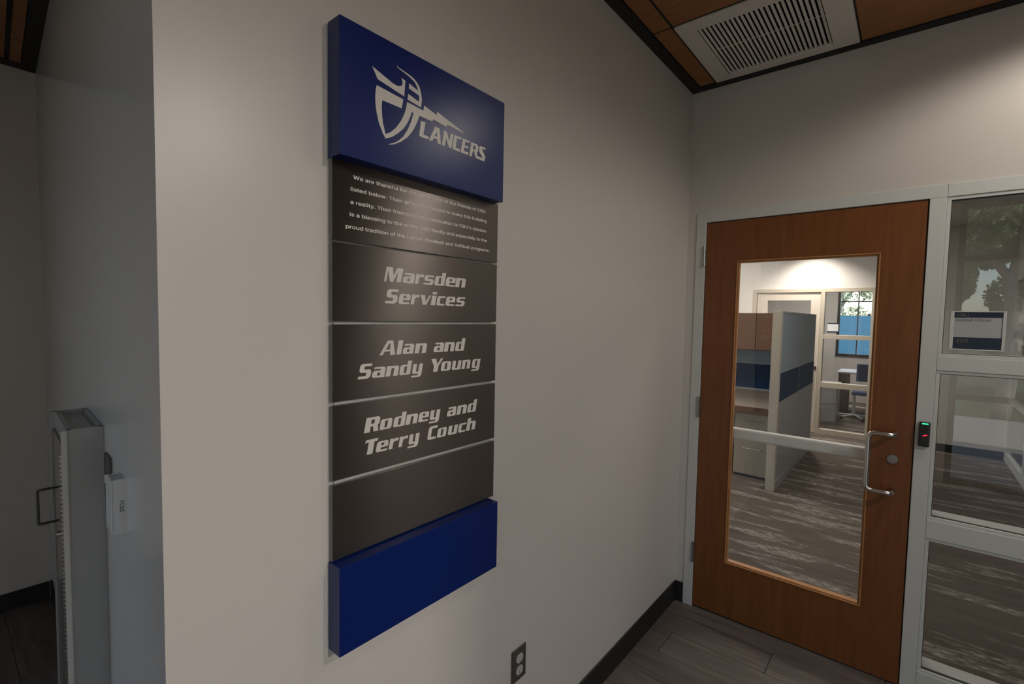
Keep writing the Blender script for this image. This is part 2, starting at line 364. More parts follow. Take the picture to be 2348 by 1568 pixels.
wv = tag(thing('window_6', 'glazing of the invented vestibule behind the camera that lets daylight onto the alcove wall', 'window', (-1.175, -4.6, 0)), kind=S)  # unseen glazing, made up as a daylight source for the alcove wall
bm = bmesh.new(); frame_xz(bm, -1.62, -.60, 0, H - .02, .05, -4.66, -4.58, .002); bx(bm, -1.57, -.65, -4.655, -4.585, 2.12, 2.17)
build('window_frame', bm, M['dark_frame'], wv)
for c, d in ((.05, 2.12), (2.17, H - .07)): box('pane', -1.57, -.65, -4.623, -4.617, c, d, M['glass'], wv)

# ------------------------------------------------------------------ ceiling: black grid, wood tiles, perimeter trim
ce = tag(build('ceiling', bx(bmesh.new(), -2.76, XR + .1, FY - .1, .10, H + .03, H + .10), M['plenum']), 'suspended ceiling of wood look tiles in a black grid', 'ceiling', kind=S)
tl = bx(bmesh.new(), -.3, .3, -.3, .3, 0, .016, .002)
tme = bpy.data.meshes.new('ceiling_tile'); bmesh.ops.recalc_face_normals(tl, faces=tl.faces); tl.to_mesh(tme); tl.free(); tme.materials.append(M['tile'])
GX0, GY0 = .135, -.0505                                 # first full grid line in x, first tile edge in y
VENT = (.1415, .7445, -.6445, -.0575)
def tile_at(x0, x1, y0, y1):
    if x1 - x0 > .59 and y1 - y0 > .57:
        o = bpy.data.objects.new('ceiling_tile', tme); COL.objects.link(o); o.parent = ce
        o.location = Vector(((x0 + x1) / 2, (y0 + y1) / 2, H + .004)) - off(ce); o.scale = ((x1 - x0) / .6, (y1 - y0) / .6, 1)
    else: box('ceiling_tile', x0, x1, y0, y1, H + .004, H + .020, M['tile'], ce, .002)
gxs = [GX0 + .61 * k for k in range(8)]; gys = [-.0465] + [-.65 - .61 * k for k in range(6)]
GB = bmesh.new()
for gx in gxs: bx(GB, gx - .0065, gx + .0065, FY, -.03, H + .006, H + .028)
for gy in gys[1:]:
    if gy > FY: bx(GB, .03, XR, gy - .0065, gy + .0065, H + .0061, H + .0281)
DL = []
for j in range(len(gys) - 1):
    y1, y0 = gys[j] - .005, max(gys[j + 1] + .005, FY + .05)
    if y1 - y0 < .05: continue
    if y0 > -2.37 or True: tile_at(.053, GX0 - .005, y0, y1)
    for i in range(7):
        x0, x1 = gxs[i] + .006, min(gxs[i + 1] - .006, XR - .05)
        if x1 - x0 < .05: continue
        if i == 0 and j == 0: continue                  # the air grille sits here
        tile_at(x0, x1, y0, y1)
# alcove part, its grid running along the slanted wall
def ptile(s0, s1, t0, t1):
    build('ceiling_tile', pbox(bmesh.new(), s0, s1, t0, t1, H + .004, H + .020, .002), M['tile'], ce)
tls = [.058, .098, .71, 1.32]; ss = [.02, .44, 1.05, 1.66, 2.27, ul - .085]
ss = [.02, .43, 1.04, 1.65, 2.262, ul - .085]
for j in range(3):
    for i in range(5):
        t0, t1 = tls[j] + (.018 if j else 0), tls[j + 1]
        if i == 0: ptile(.03, ss[1] - .005, t0, min(t1, 1.28))
        else: ptile(ss[i] + .005, ss[i + 1] - .005, t0, min(t1, 1.28))
for t in (.098, .71): pbox(GB, .02, ul - .06, t - .001, t + .019, H + .006, H + .028)
build('ceiling_grid', GB, M['grid'], ce)
bm = bmesh.new(); bx(bm, 0, .050, LY, 0, H - .002, H + .03); bx(bm, .05, XR, -.048, 0, H - .0015, H + .03)
pbox(bm, 0, ul, 0, .055, H - .001, H + .03); bx(bm, CX, CX + .085, FY, CY, H - .0005, H + .03)
tag(build('trim_1', bm, M['grid']), 'wide black metal edge trim where the ceiling meets the walls', 'trim', kind=S)
# white air return grille
gr = thing('air_grille', 'white square slotted air grille set among the wood ceiling tiles', 'vent', ((VENT[0] + VENT[1]) / 2, (VENT[2] + VENT[3]) / 2, H - .004))
bm = bmesh.new(); a, b, c, d = VENT; A, B, Cc, D = .213, .652, -.575, -.112
bx(bm, a, A, c, d, H - .004, H + .012, .002); bx(bm, B, b, c, d, H - .004, H + .012, .002); bx(bm, A, B, c, Cc, H - .004, H + .012, .002); bx(bm, A, B, D, d, H - .004, H + .012, .002)
build('frame', bm, M['vent'], gr)
n = 24; st = (B - A) / n
sm = bmesh.new(); bx(sm, -.0050, .0050, Cc, D, -.0012, .0012); bmesh.ops.rotate(sm, verts=sm.verts, cent=(0, 0, 0), matrix=Matrix.Rotation(math.radians(-24), 3, 'Y'))
bmesh.ops.recalc_face_normals(sm, faces=sm.faces); sme = bpy.data.meshes.new('slat'); sm.to_mesh(sme); sm.free(); sme.materials.append(M['vent'])
for k in range(n):
    o = bpy.data.objects.new('slat', sme); COL.objects.link(o); o.parent = gr; o.location = Vector((A + st * (k + .5), 0, H + .004)) - off(gr)
box('crossbar', A, B, -.351, -.347, H + .009, H + .013, M['vent'], gr)
box('duct_back', A - .01, B + .01, Cc - .01, D + .01, H + .040, H + .046, M['slot'], gr)
# recessed downlights; all but the first are invented light sources
for i, ((lx, ly), pw, an, bl) in enumerate(LAMPS):
    t = thing('recessed_downlight', ['round recessed downlight in the ceiling near the door wall', 'unseen round downlight past the added side wall, invented to light the sign wall', 'unseen round downlight in the middle of the lobby, invented to light the sign wall'][i], 'light', (lx, ly, H - .004))
    bm = bmesh.new(); 
    seg = 32
    for (r0, z0), (r1, z1) in (((.062, H + .003), (.080, H - .003)), ((.080, H - .003), (.086, H + .003))):
        va = [bm.verts.new((lx + r0 * math.cos(2 * math.pi * k / seg), ly + r0 * math.sin(2 * math.pi * k / seg), z0)) for k in range(seg)]
        vb = [bm.verts.new((lx + r1 * math.cos(2 * math.pi * k / seg), ly + r1 * math.sin(2 * math.pi * k / seg), z1)) for k in range(seg)]
        for k in range(seg): bm.faces.new((va[k], va[(k + 1) % seg], vb[(k + 1) % seg], vb[k]))
    build('ring', bm, M['vent'], t)
    build('lens', cyl(bmesh.new(), (lx, ly, H + .001), (0, 0, 1), .061, .003, 32), M['lamp_white'], t)

# outlines on the sign, in metres (y along the wall, z up)
EMBLEM=[[[(-2.0656, 2.1476), (-2.0392, 2.1395), (-2.0125, 2.1315), (-2.001, 2.1302), (-1.9925, 2.1315), (-1.9863, 2.1363), (-1.9845, 2.1414), (-1.9848, 2.1462), (-1.988, 2.1525), (-1.9766, 2.1499), (-1.9798, 2.1137), (-2.0514, 2.1252)]],
[[(-2.0542, 2.1115), (-1.9821, 2.106), (-1.9867, 2.0844), (-2.0396, 2.0844), (-2.041, 2.0721), (-2.0402, 2.0543), (-2.0372, 2.0347), (-2.0304, 2.0131), (-2.0148, 2.0233), (-2.0011, 2.0373), (-1.9888, 2.0549), (-1.9795, 2.073), (-1.974, 2.0887), (-1.9714, 2.1041), (-1.9229, 2.1007), (-1.9204, 2.1132), (-1.8812, 2.1038), (-1.879, 2.1123), (-1.7791, 2.0873), (-1.8462, 2.0919), (-1.848, 2.0851), (-1.8922, 2.0902), (-1.8947, 2.0841), (-1.9346, 2.0844), (-1.9436, 2.0628), (-1.955, 2.0425), (-1.9695, 2.0242), (-1.9884, 2.0086), (-2.007, 1.9973), (-2.0214, 1.9926), (-2.0214, 1.994), (-2.007, 2.0008), (-1.9947, 2.0093), (-1.9822, 2.0217), (-1.9696, 2.0407), (-1.9601, 2.0615), (-1.9521, 2.0852), (-1.9578, 2.0858), (-1.9618, 2.0737), (-1.9697, 2.0571), (-1.9808, 2.0411), (-1.9948, 2.0268), (-2.0132, 2.012), (-2.0304, 2.0039), (-2.0386, 2.0149), (-2.0481, 2.0325), (-2.0539, 2.0522), (-2.0569, 2.0691), (-2.0576, 2.0855), (-2.0566, 2.1001)]],
[[(-2.0009, 2.1746), (-1.9959, 2.1723), (-1.9659, 2.1679), (-1.9529, 2.1647), (-1.9421, 2.1585), (-1.9344, 2.1498), (-1.9301, 2.1385), (-1.9279, 2.1237), (-1.9297, 2.1055), (-1.9702, 2.1102), (-1.9679, 2.1236), (-1.9366, 2.1161), (-1.9359, 2.1306), (-1.9664, 2.1368), (-1.9657, 2.1484), (-1.9385, 2.1406), (-1.9436, 2.1503), (-1.9512, 2.1577), (-1.961, 2.1615), (-1.9675, 2.1641), (-1.9928, 2.1692), (-1.999, 2.1714)]]]
LANCERS=[[[(-1.9303, 2.0743), (-1.9159, 2.0751), (-1.9222, 2.0442), (-1.9045, 2.0443), (-1.9075, 2.037), (-1.9329, 2.0367), (-1.935, 2.0385)]],
[[(-1.8888, 2.0742), (-1.8709, 2.0741), (-1.8659, 2.0363), (-1.8769, 2.0369), (-1.8787, 2.0453), (-1.889, 2.046), (-1.8948, 2.0368), (-1.9049, 2.0369), (-1.8869, 2.0712)], [(-1.8798, 2.0628), (-1.8788, 2.0518), (-1.8869, 2.0518)]],
[[(-1.8586, 2.0737), (-1.8468, 2.0736), (-1.8373, 2.0531), (-1.8336, 2.0734), (-1.8231, 2.0735), (-1.8306, 2.0361), (-1.8393, 2.0375), (-1.8488, 2.0564), (-1.8536, 2.0365), (-1.8631, 2.0367), (-1.8563, 2.0699)]],
[[(-1.8207, 2.0734), (-1.7945, 2.0743), (-1.7962, 2.0683), (-1.8112, 2.0682), (-1.8155, 2.0432), (-1.7988, 2.0427), (-1.801, 2.0357), (-1.8254, 2.0367), (-1.8272, 2.0392)]],
[[(-1.7927, 2.074), (-1.7642, 2.074), (-1.7653, 2.0685), (-1.7809, 2.0684), (-1.7826, 2.0575), (-1.7683, 2.0581), (-1.77, 2.0528), (-1.7837, 2.0529), (-1.7853, 2.0425), (-1.7686, 2.0436), (-1.7703, 2.0362), (-1.7974, 2.0363), (-1.7907, 2.069)]],
[[(-1.7616, 2.073), (-1.736, 2.0732), (-1.7307, 2.0685), (-1.7324, 2.0564), (-1.7375, 2.0511), (-1.7347, 2.0429), (-1.7129, 2.0433), (-1.7284, 2.0566), (-1.7274, 2.0685), (-1.7248, 2.0728), (-1.7021, 2.0732), (-1.704, 2.0673), (-1.7161, 2.0676), (-1.7146, 2.0621), (-1.7029, 2.049), (-1.7067, 2.0354), (-1.7391, 2.036), (-1.7431, 2.0394), (-1.7478, 2.0523), (-1.7523, 2.0519), (-1.7564, 2.0354), (-1.7659, 2.036), (-1.7597, 2.0692)], [(-1.7501, 2.0679), (-1.7417, 2.0668), (-1.7434, 2.057), (-1.7518, 2.0565)]]]
NAMES=[(1.6879, [('M', -2.0088, -1.9599), ('a', -1.9552, -1.9211), ('r', -1.918, -1.8924), ('s', -1.8905, -1.8574), ('d', -1.8541, -1.8195), ('e', -1.8157, -1.7811), ('n', -1.779, -1.7425)]), (1.636, [('S', -2.0058, -1.9722), ('e', -1.9682, -1.934), ('r', -1.9303, -1.9064), ('v', -1.9031, -1.8685), ('i', -1.8651, -1.8501), ('c', -1.8461, -1.818), ('e', -1.8141, -1.7817), ('s', -1.7773, -1.7438)]), (1.5127, [('A', -2.0212, -1.9758), ('l', -1.9725, -1.9584), ('a', -1.9542, -1.9215), ('n', -1.9166, -1.88), ('a', -1.8546, -1.8205), ('n', -1.8175, -1.7817), ('d', -1.7771, -1.7434)]), (1.4609, [('S', -2.0784, -2.046), ('a', -2.0415, -2.0069), ('n', -2.0037, -1.968), ('d', -1.9639, -1.9306), ('y', -1.9245, -1.8937), ('Y', -1.8685, -1.8261), ('o', -1.8286, -1.7944), ('u', -1.7888, -1.7559), ('n', -1.7511, -1.7192), ('g', -1.7113, -1.679)]), (1.3341, [('R', -2.0619, -2.0228), ('o', -2.0199, -1.9865), ('d', -1.9812, -1.9467), ('n', -1.9435, -1.9074), ('e', -1.9035, -1.8704), ('y', -1.8651, -1.8325), ('a', -1.8044, -1.7724), ('n', -1.7674, -1.7313), ('d', -1.7267, -1.6923)]), (1.2821, [('T', -2.0642, -2.0291), ('e', -2.0305, -1.9975), ('r', -1.9937, -1.9684), ('r', -1.9645, -1.9398), ('y', -1.9342, -1.9026), ('C', -1.8729, -1.8428), ('o', -1.8395, -1.8074), ('u', -1.8002, -1.7665), ('c', -1.7615, -1.733), ('h', -1.7295, -1.6942)])]
MESSAGE=[('We are thankful for the generosity of the friends of CBU', -2.0899, -1.6632, 1.9066), ('listed below. Their gifts have helped to make this building', -2.0962, -1.6571, 1.8801), ("a reality. Their friendship and dedication to CBU's mission", -2.097, -1.657, 1.8517), ('is a blessing to the entire CBU family and especially to the', -2.0984, -1.6548, 1.8248), ('proud tradition of the Lancer Baseball and Softball programs.', -2.1081, -1.6426, 1.7973)]
# ------------------------------------------------------------------ donor sign
sign = thing('donor_sign', 'tall wall directory sign with blue emblem header, five bronze grey plates and blue foot', 'sign', (0, -1.875, .855))
GY = (-2.1400, -1.6075); BY = (-2.1430, -1.6250)
box('backing', 0, .006, -2.130, -1.618, .87, 2.20, M['backing'], sign)
def plate(name, z0, z1, label):
    o = build(name, bx(bmesh.new(), .006, .0160, GY[0], GY[1], z0, z1, .0006), M['brushed'], sign, label)
    uv = o.data.uv_layers.new(name='brush')
    for lp in o.data.loops: co = o.data.vertices[lp.vertex_index].co; uv.data[lp.index].uv = (co.z, co.y + co.x * .01)
    build('edge', bx(bmesh.new(), .0058, .0150, GY[0] - .0004, GY[1] + .0004, z0 - .0002, z1 + .0002), M['panel_edge'], o)
    return o
pm = plate('message_plate', 1.7685, 1.9420, 'bronze grey plate with a five line thank you message')
zs = [(1.5935, 1.7640), (1.4165, 1.5860), (1.2405, 1.4075), (1.0600, 1.2305)]
p1 = plate('name_plate', *zs[0], 'bronze grey plate lettered Marsden Services')
p2 = plate('name_plate', *zs[1], 'bronze grey plate lettered Alan and Sandy Young')
p3 = plate('name_plate', *zs[2], 'bronze grey plate lettered Rodney and Terry Couch')
p4 = plate('name_plate', *zs[3], 'blank bronze grey plate')
hd = build('header_panel', bx(bmesh.new(), .004, .050, BY[0], BY[1], 1.9400, 2.2205, .0012, 2), M['blue'], sign, 'deep blue box panel with pale emblem')
ft = build('foot_panel', bx(bmesh.new(), .004, .050, BY[0], BY[1], .8560, 1.0565, .0012, 2), M['blue'], sign, 'plain deep blue box panel')
def yz(X): return lambda u, v, d: Vector((X + d, u, v))
bm = bmesh.new()
for lp in EMBLEM: poly(bm, lp, yz(.0501), .0006)
build('emblem', bm, M['white_vinyl'], hd)
bm = bmesh.new()
for lp in LANCERS: poly(bm, lp, yz(.0501), .0006)
build('lettering', bm, M['white_vinyl'], hd)
GL = {
'a': [[(.1,0),(1,0),(1,.60),(.88,.72),(.08,.72),(.08,.585),(.57,.585),(.61,.55),(.61,.47),(.14,.47),(0,.36),(0,.1)],[(.38,.12),(.62,.12),(.62,.34),(.38,.34)]],
'r': [[(0,0),(.44,0),(.44,.40),(.56,.52),(1,.52),(1,.72),(.66,.72),(.44,.62),(.44,.72),(0,.72)]],
's': [[(0,0),(.84,0),(1,.12),(1,.34),(.86,.445),(.42,.445),(.36,.50),(.36,.54),(.42,.585),(.98,.585),(.98,.72),(.18,.72),(.02,.60),(.02,.40),(.16,.28),(.58,.28),(.64,.22),(.64,.18),(.58,.135),(0,.135)]],
'd': [[(.1,0),(1,0),(1,1),(.62,1),(.62,.72),(.14,.72),(0,.6),(0,.1)],[(.38,.12),(.62,.12),(.62,.60),(.38,.60)]],
'e': [[(.12,0),(.98,0),(.98,.135),(.43,.135),(.38,.18),(.38,.29),(1,.29),(1,.61),(.88,.72),(.14,.72),(0,.6),(0,.1)],[(.38,.42),(.63,.42),(.63,.60),(.38,.60)]],
'n': [[(0,0),(.39,0),(.39,.56),(.62,.56),(.62,0),(1,0),(1,.60),(.88,.72),(0,.72)]],
'S': [[(0,0),(.80,0),(1,.15),(1,.48),(.86,.61),(.44,.61),(.38,.67),(.38,.77),(.44,.83),(.97,.83),(.97,1),(.18,1),(.02,.86),(.02,.53),(.16,.41),(.56,.41),(.62,.35),(.62,.24),(.57,.175),(0,.175)]],
'M': [[(0,0),(.13,0),(.13,.80),(.34,0),(.53,0),(.72,.78),(.72,0),(1,0),(1,1),(.64,1),(.49,.42),(.37,1),(0,1)]],
'v': [[(.33,0),(.66,0),(1,.72),(.83,.72),(.56,.22),(.42,.72),(0,.72)]],
'i': [[(0,0),(1,0),(1,.72),(0,.72)],None,[(0,.82),(1,.82),(1,1),(0,1)]],
'c': [[(.12,0),(.98,0),(.98,.135),(.43,.135),(.38,.18),(.38,.54),(.43,.585),(1,.585),(1,.72),(.14,.72),(0,.6),(0,.1)]],
'A': [[(0,0),(.21,0),(.30,.25),(.66,.25),(.67,0),(1,0),(.71,1),(.37,1)],[(.34,.38),(.63,.38),(.58,.80),(.50,.80)]],
'l': [[(0,0),(1,0),(1,1),(0,1)]],
'o': [[(.1,0),(.88,0),(1,.1),(1,.62),(.88,.72),(.12,.72),(0,.62),(0,.1)],[(.38,.12),(.62,.12),(.62,.60),(.38,.60)]],
'u': [[(.12,0),(1,0),(1,.72),(.62,.72),(.62,.15),(.38,.15),(.38,.72),(0,.72),(0,.1)]],
'g': [[(.12,0),(.62,0),(.62,-.08),(.58,-.12),(.02,-.12),(.02,-.25),(.86,-.25),(1,-.13),(1,.72),(.12,.72),(0,.62),(0,.1)],[(.38,.12),(.62,.12),(.62,.60),(.38,.60)]],
'y': [[(.12,0),(.62,0),(.62,-.08),(.58,-.12),(-.02,-.12),(-.02,-.25),(.86,-.25),(1,-.13),(1,.72),(.62,.72),(.62,.15),(.38,.15),(.38,.72),(0,.72),(0,.1)]],
'Y': [[(.33,0),(.69,0),(.69,.42),(1,1),(.80,1),(.57,.56),(.41,1),(0,1),(.33,.42)]],
'R': [[(0,0),(.40,0),(.40,.38),(.56,.38),(.66,0),(1,0),(.88,.42),(.98,.52),(.98,.88),(.86,1),(0,1)],[(.38,.55),(.62,.55),(.62,.83),(.38,.83)]],
'T': [[(.28,0),(.72,0),(.72,.82),(.95,.82),(1,1),(.04,1),(0,.74),(.08,.82),(.28,.82)]],
'C': [[(.14,0),(.98,0),(.98,.17),(.43,.17),(.38,.22),(.38,.78),(.43,.83),(1,.83),(1,1),(.16,1),(0,.86),(0,.12)]],
'h': [[(0,0),(.39,0),(.39,.56),(.62,.56),(.62,0),(1,0),(1,.60),(.88,.72),(.39,.72),(.39,1),(0,1)]],
}
CAP = .0345; SH = .21
def soften(lp, fr=.22, mx=.05):
    """cut each corner a little so the letters look rounded"""
    out = []
    n = len(lp)
    for k in range(n):
        p, q, r = lp[k - 1], lp[k], lp[(k + 1) % n]
        if math.hypot(p[0] - q[0], p[1] - q[1]) < .25 and math.hypot(r[0] - q[0], r[1] - q[1]) < .25:
            for w in (p, r):
                out.append((q[0] + (w[0] - q[0]) * fr, q[1] + (w[1] - q[1]) * fr))
        else: out.append(q)
    return out
for pi, (pa, ls) in enumerate(((p1, NAMES[0:2]), (p2, NAMES[2:4]), (p3, NAMES[4:6]))):
    for zb, row in ls:
        bm = bmesh.new(); last = None
        for ch, y0, y1 in row:
            if last is not None and y0 - last > .018:          # next word
                build('lettering', bm, M['white_vinyl'], pa); bm = bmesh.new()
            last = y1
            g = GL[ch]; groups = [[g[0]]] if None in g else [g]
            if None in g: groups = [[g[0]], [g[2]]]
            for gg in groups:
                poly(bm, [[(y0 + u * (y1 - y0) + v * CAP * SH, zb + v * CAP) for u, v in soften(l)] for l in gg], yz(.0161), .0006)
        build('lettering', bm, M['white_vinyl'], pa)
bm = bmesh.new()
for s, y0, y1, zb in MESSAGE:
    text_mesh(s, y1 - y0, (.0161, y0, zb), (0, 1, 0), (0, 0, 1), None, '', None, bold=.019, height=.0158, thick=.0004, bmout=bm)
build('lettering', bm, M['print'], pm)

# ------------------------------------------------------------------ wooden door with vision panel, frame, hardware
dr = tag(thing('door_1', 'cherry wood door with tall glass panel and steel pull in a grey frame', 'door', (.556, 0, 0)), kind=S)
DX0, DX1, DZ0, DZ1 = .1035, 1.0085, .010, 2.132
bm = bmesh.new()
bx(bm, .049, .1000, -.006, .126, 0, 2.19, .0015)                       # hinge jamb
bx(bm, 1.012, 1.0665, -.006, .126, 0, 2.1355, .0015)                   # strike mullion
bx(bm, .1000, 1.0665, -.0055, .1255, 2.1360, 2.19, .0015)                 # head over the door
build('frame', bm, M['alum'], dr, 'grey painted metal frame')
bm = bmesh.new(); bx(bm, .100, .113, .046, .07, 0, 2.134); bx(bm, 1.000, 1.012, .046, .07, 0, 2.134); bx(bm, .1, 1.012, .046, .07, 2.118, 2.135)
build('stop', bm, M['alum_dark'], dr)
bm = bmesh.new()
GX_0, GX_1, GZ_0, GZ_1 = .2620, .8590, .3050, 1.9230
bx(bm, DX0, GX_0, .001, .045, DZ0, DZ1); bx(bm, GX_1, DX1, .001, .045, DZ0, DZ1)
bx(bm, GX_0, GX_1, .001, .045, DZ0, GZ_0); bx(bm, GX_0, GX_1, .001, .045, GZ_1, DZ1)
build('door_slab', bm, M['door'], dr)
bm = bmesh.new(); frame_xz(bm, GX_0, GX_1, GZ_0, GZ_1, .0065, -.0035, .050, .002); frame_xz(bm, GX_0 + .0066, GX_1 - .0066, GZ_0 + .0066, GZ_1 - .0066, .006, .004, .018, .001)
build('glazing_bead', bm, M['bead'], dr, 'light wood bead round the glass')
box('vision_glass', GX_0 + .012, GX_1 - .012, .021, .027, GZ_0 + .012, GZ_1 - .012, M['glass'], dr)
# exit bar on the office side
build('exit_bar', bx(bmesh.new(), .150, .950, .060, .105, .9715, 1.0300, .010, 3), M['alum'], dr, 'grey metal push bar behind the glass')
for xx in (.150, .915): box('bar_bracket', xx, xx + .06, .045, .062, .966, 1.036, M['alum'], dr)
pts = [(.948, .0, 1.131), (.948, -.070, 1.131), (.8555, -.070, 1.131), (.8555, -.070, .876), (.948, -.070, .876), (.948, 0, .876)]
build('pull_handle', tube(bmesh.new(), pts, .0105, 16, .028, 8), M['chrome'], dr, 'satin steel pull handle', smooth=True)
bm = bmesh.new(); cyl(bm, (.9415, .001, 1.0136), (0, -1, 0), .0205, .006, 32, .0195); cyl(bm, (.9415, -.005, 1.0136), (0, -1, 0), .0165, .003, 32, .0155)
lk = build('lock_cylinder', bm, M['cylinder'], dr, 'round nickel lock cylinder')
build('key_plug', cyl(bmesh.new(), (.9415, -.008, 1.0125), (0, -1, 0), .0065, .0015, 20), M['chrome'], lk)
box('keyway', .9406, .9424, -.0102, -.0094, 1.0085, 1.0165, M['keyway'], lk)
for zc in (1.955, 1.133, .315):
    bm = bmesh.new()
    for k in range(5): cyl(bm, (.0965, -.0115, zc - .057 + k * .0228), (0, 0, 1), .0065, .0218, 14)
    bx(bm, .0975, .1045, -.008, .001, zc - .057, zc + .057)
    build('hinge', bm, M['cylinder'], dr, None)

# ------------------------------------------------------------------ storefront sidelight beside the door
sf = tag(thing('window_1', 'grey framed glass sidelight of three panes beside the wooden door', 'window', (1.54, 0, 0)), kind=S)
X0, X1 = 1.0670, XF
RA = [(2.1360, 2.19), (1.4180, 1.4760), (.7000, .7790), (0, .105)]
bm = bmesh.new()
for k, (a, b) in enumerate(RA):
    bx(bm, X0, X1, -.0050, .1250, a, b, .0015)
bx(bm, 1.955, X1 , -.0055, .1255, 0, 2.1360, .0015)
build('frame', bm, M['alum'], sf, 'grey painted metal rails')
PZ = [(.105, .700), (.7790, 1.4180), (1.4760, 2.1360)]
for a, b in PZ:
    x0, x1 = X0, 1.955
    bm = bmesh.new()
    frame_xz(bm, x0, x1, a, b, .0135, .000, .018, .001); build('glazing_stop', bm, M['alum'], sf)
    bm = bmesh.new(); frame_xz(bm, x0 + .0136, x1 - .0136, a + .0136, b - .0136, .0022, .008, .0195); build('gasket', bm, M['alum_dark'], sf)
    bm = bmesh.new(); frame_xz(bm, x0, x1, a, b, .0135, .028, .110, .001); build('inner_stop', bm, M['alum'], sf)
    box('pane', x0 + .010, x1 - .010, .020, .026, a + .010, b - .010, M['glass_side'], sf)

# card reader on the strike mullion
cr = thing('card_reader', 'small black card reader with green and red lights beside the door', 'card reader', (1.0425, -.006, 1.0925))
build('body', bx(bmesh.new(), 1.0245, 1.0605, -.026, -.006, 1.0915, 1.1965, .0045, 3), M['reader'], cr, smooth=False)
build('green_light', bx(bmesh.new(), 1.0325, 1.0535, -.0275, -.0255, 1.1880, 1.1925, .0008), M['green_led'], cr, 'glowing green bar')
bm = bmesh.new(); bx(bm, -.0075, .0075, -.0008, .0008, -.0022, .0022, .0006); bmesh.ops.rotate(bm, verts=bm.verts, cent=(0, 0, 0), matrix=Matrix.Rotation(math.radians(-22), 3, 'Y')); bmesh.ops.translate(bm, verts=bm.verts, vec=(1.0445, -.0265, 1.1405))
build('red_light', bm, M['red_led'], cr, 'glowing red dash')
# room sign on the glass
rs = thing('room_sign', 'small office room sign reading 200 mounted on the glass beside the door', 'sign', (1.181, 0, 1.510))
bm = bmesh.new(); frame_xz(bm, 1.1000, 1.2640, 1.5080, 1.6660, .004, -.0015, .0185, .001)
bx(bm, 1.1040, 1.2600, .014, .0185, 1.512, 1.662); build('holder', bm, M['alum'], rs)
box('side_rail', 1.1035, 1.1125, -.001, .016, 1.5120, 1.6630, M['alum'], rs, .001); box('side_rail', 1.2545, 1.2605, -.001, .016, 1.5120, 1.6630, M['alum'], rs, .001)
box('insert', 1.1125, 1.2545, .004, .012, 1.560, 1.6405, M['insert'], rs)
t1 = box('top_band', 1.1125, 1.2545, .003, .012, 1.6405, 1.6615, M['navy_band'], rs, label='navy band with a faint emblem')
t2 = box('bottom_band', 1.1125, 1.2545, .003, .012, 1.5140, 1.560, M['navy_band'], rs, label='navy band with the number 200')
text_mesh('200', .034, (1.1235, .0026, 1.5385), (1, 0, 0), (0, 0, 1), M['brass_print'], 'number', t2, bold=.0)
text_mesh('CBU', .034, (1.1210, .0026, 1.6455), (1, 0, 0), (0, 0, 1), M['faint_print'], 'emblem', t1, bold=.0)
text_mesh('Softball Offices', .104, (1.1180, .0036, 1.6260), (1, 0, 0), (0, 0, 1), M['faint_print'], 'title', rs, bold=.012)

# ------------------------------------------------------------------ outlet on the sign wall
ou = thing('wall_outlet', 'dark wall outlet with two pale sockets low under the donor sign', 'outlet', (0, -1.4475, .372))
build('cover_plate', bx(bmesh.new(), 0, .006, -1.4845, -1.4105, .372, .486, .002, 2), M['plate'], ou)
for zc in (.4500, .4080):
    bm = bmesh.new(); seg = 28; ring = []
    for k in range(seg):
        a = 2 * math.pi * k / seg; ring.append((-1.4475 + .0172 * math.cos(a), zc + max(-.0142, min(.0142, .0172 * math.sin(a)))))
    poly(bm, [ring], yz(.006), .0025); so = build('socket', bm, M['ivory'], ou)
    bm = bmesh.new()
    for yy, hh in ((-1.4540, .0085), (-1.4410, .0070)): bx(bm, .0084, .0087, yy - .0010, yy + .0010, zc + .001, zc + .001 + hh)
    cyl(bm, (.0084, -1.4475, zc - .0065), (1, 0, 0), .0024, .0003, 12); build('slot', bm, M['slot'], so)
build('screw', cyl(bmesh.new(), (.006, -1.4475, .429), (1, 0, 0), .0028, .001, 12), M['cylinder'], ou)

# ------------------------------------------------------------------ steel cabinet on the alcove wall
def S_(x): return -x / abs(U.x)                         # x to distance along the alcove wall
SC0, SC1 = .631, .955
cb = thing('steel_wall_cabinet', 'shallow grey steel cabinet with continuous hinge and wire pull on the alcove wall', 'cabinet', P((SC0 + SC1) / 2, .03, .30))
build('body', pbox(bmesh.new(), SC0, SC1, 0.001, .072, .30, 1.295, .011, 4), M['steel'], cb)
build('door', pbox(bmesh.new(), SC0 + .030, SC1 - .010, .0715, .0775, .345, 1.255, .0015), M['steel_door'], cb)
cd = cb.children[-1]
bm = bmesh.new(); hz = .36
while hz < 1.235:
    c = P(SC0 + .019, .0815, hz); cyl(bm, c, (0, 0, 1), .0042, .0060, 8); hz += .0115
kn = build('hinge', bm, M['cylinder'], cb, 'long piano hinge of many small knuckles')
hs = .850
build('pull', tube(bmesh.new(), [P(hs, .077, 1.106), P(hs, .118, 1.106), P(hs, .118, 1.010), P(hs, .077, 1.010)], .0035, 10, .004, 3), M['keyway'], cd, 'black wire pull')
build('lock', cyl(bmesh.new(), P(hs - .01, .077, .975), NP, .008, .006, 16), M['chrome'], cd)

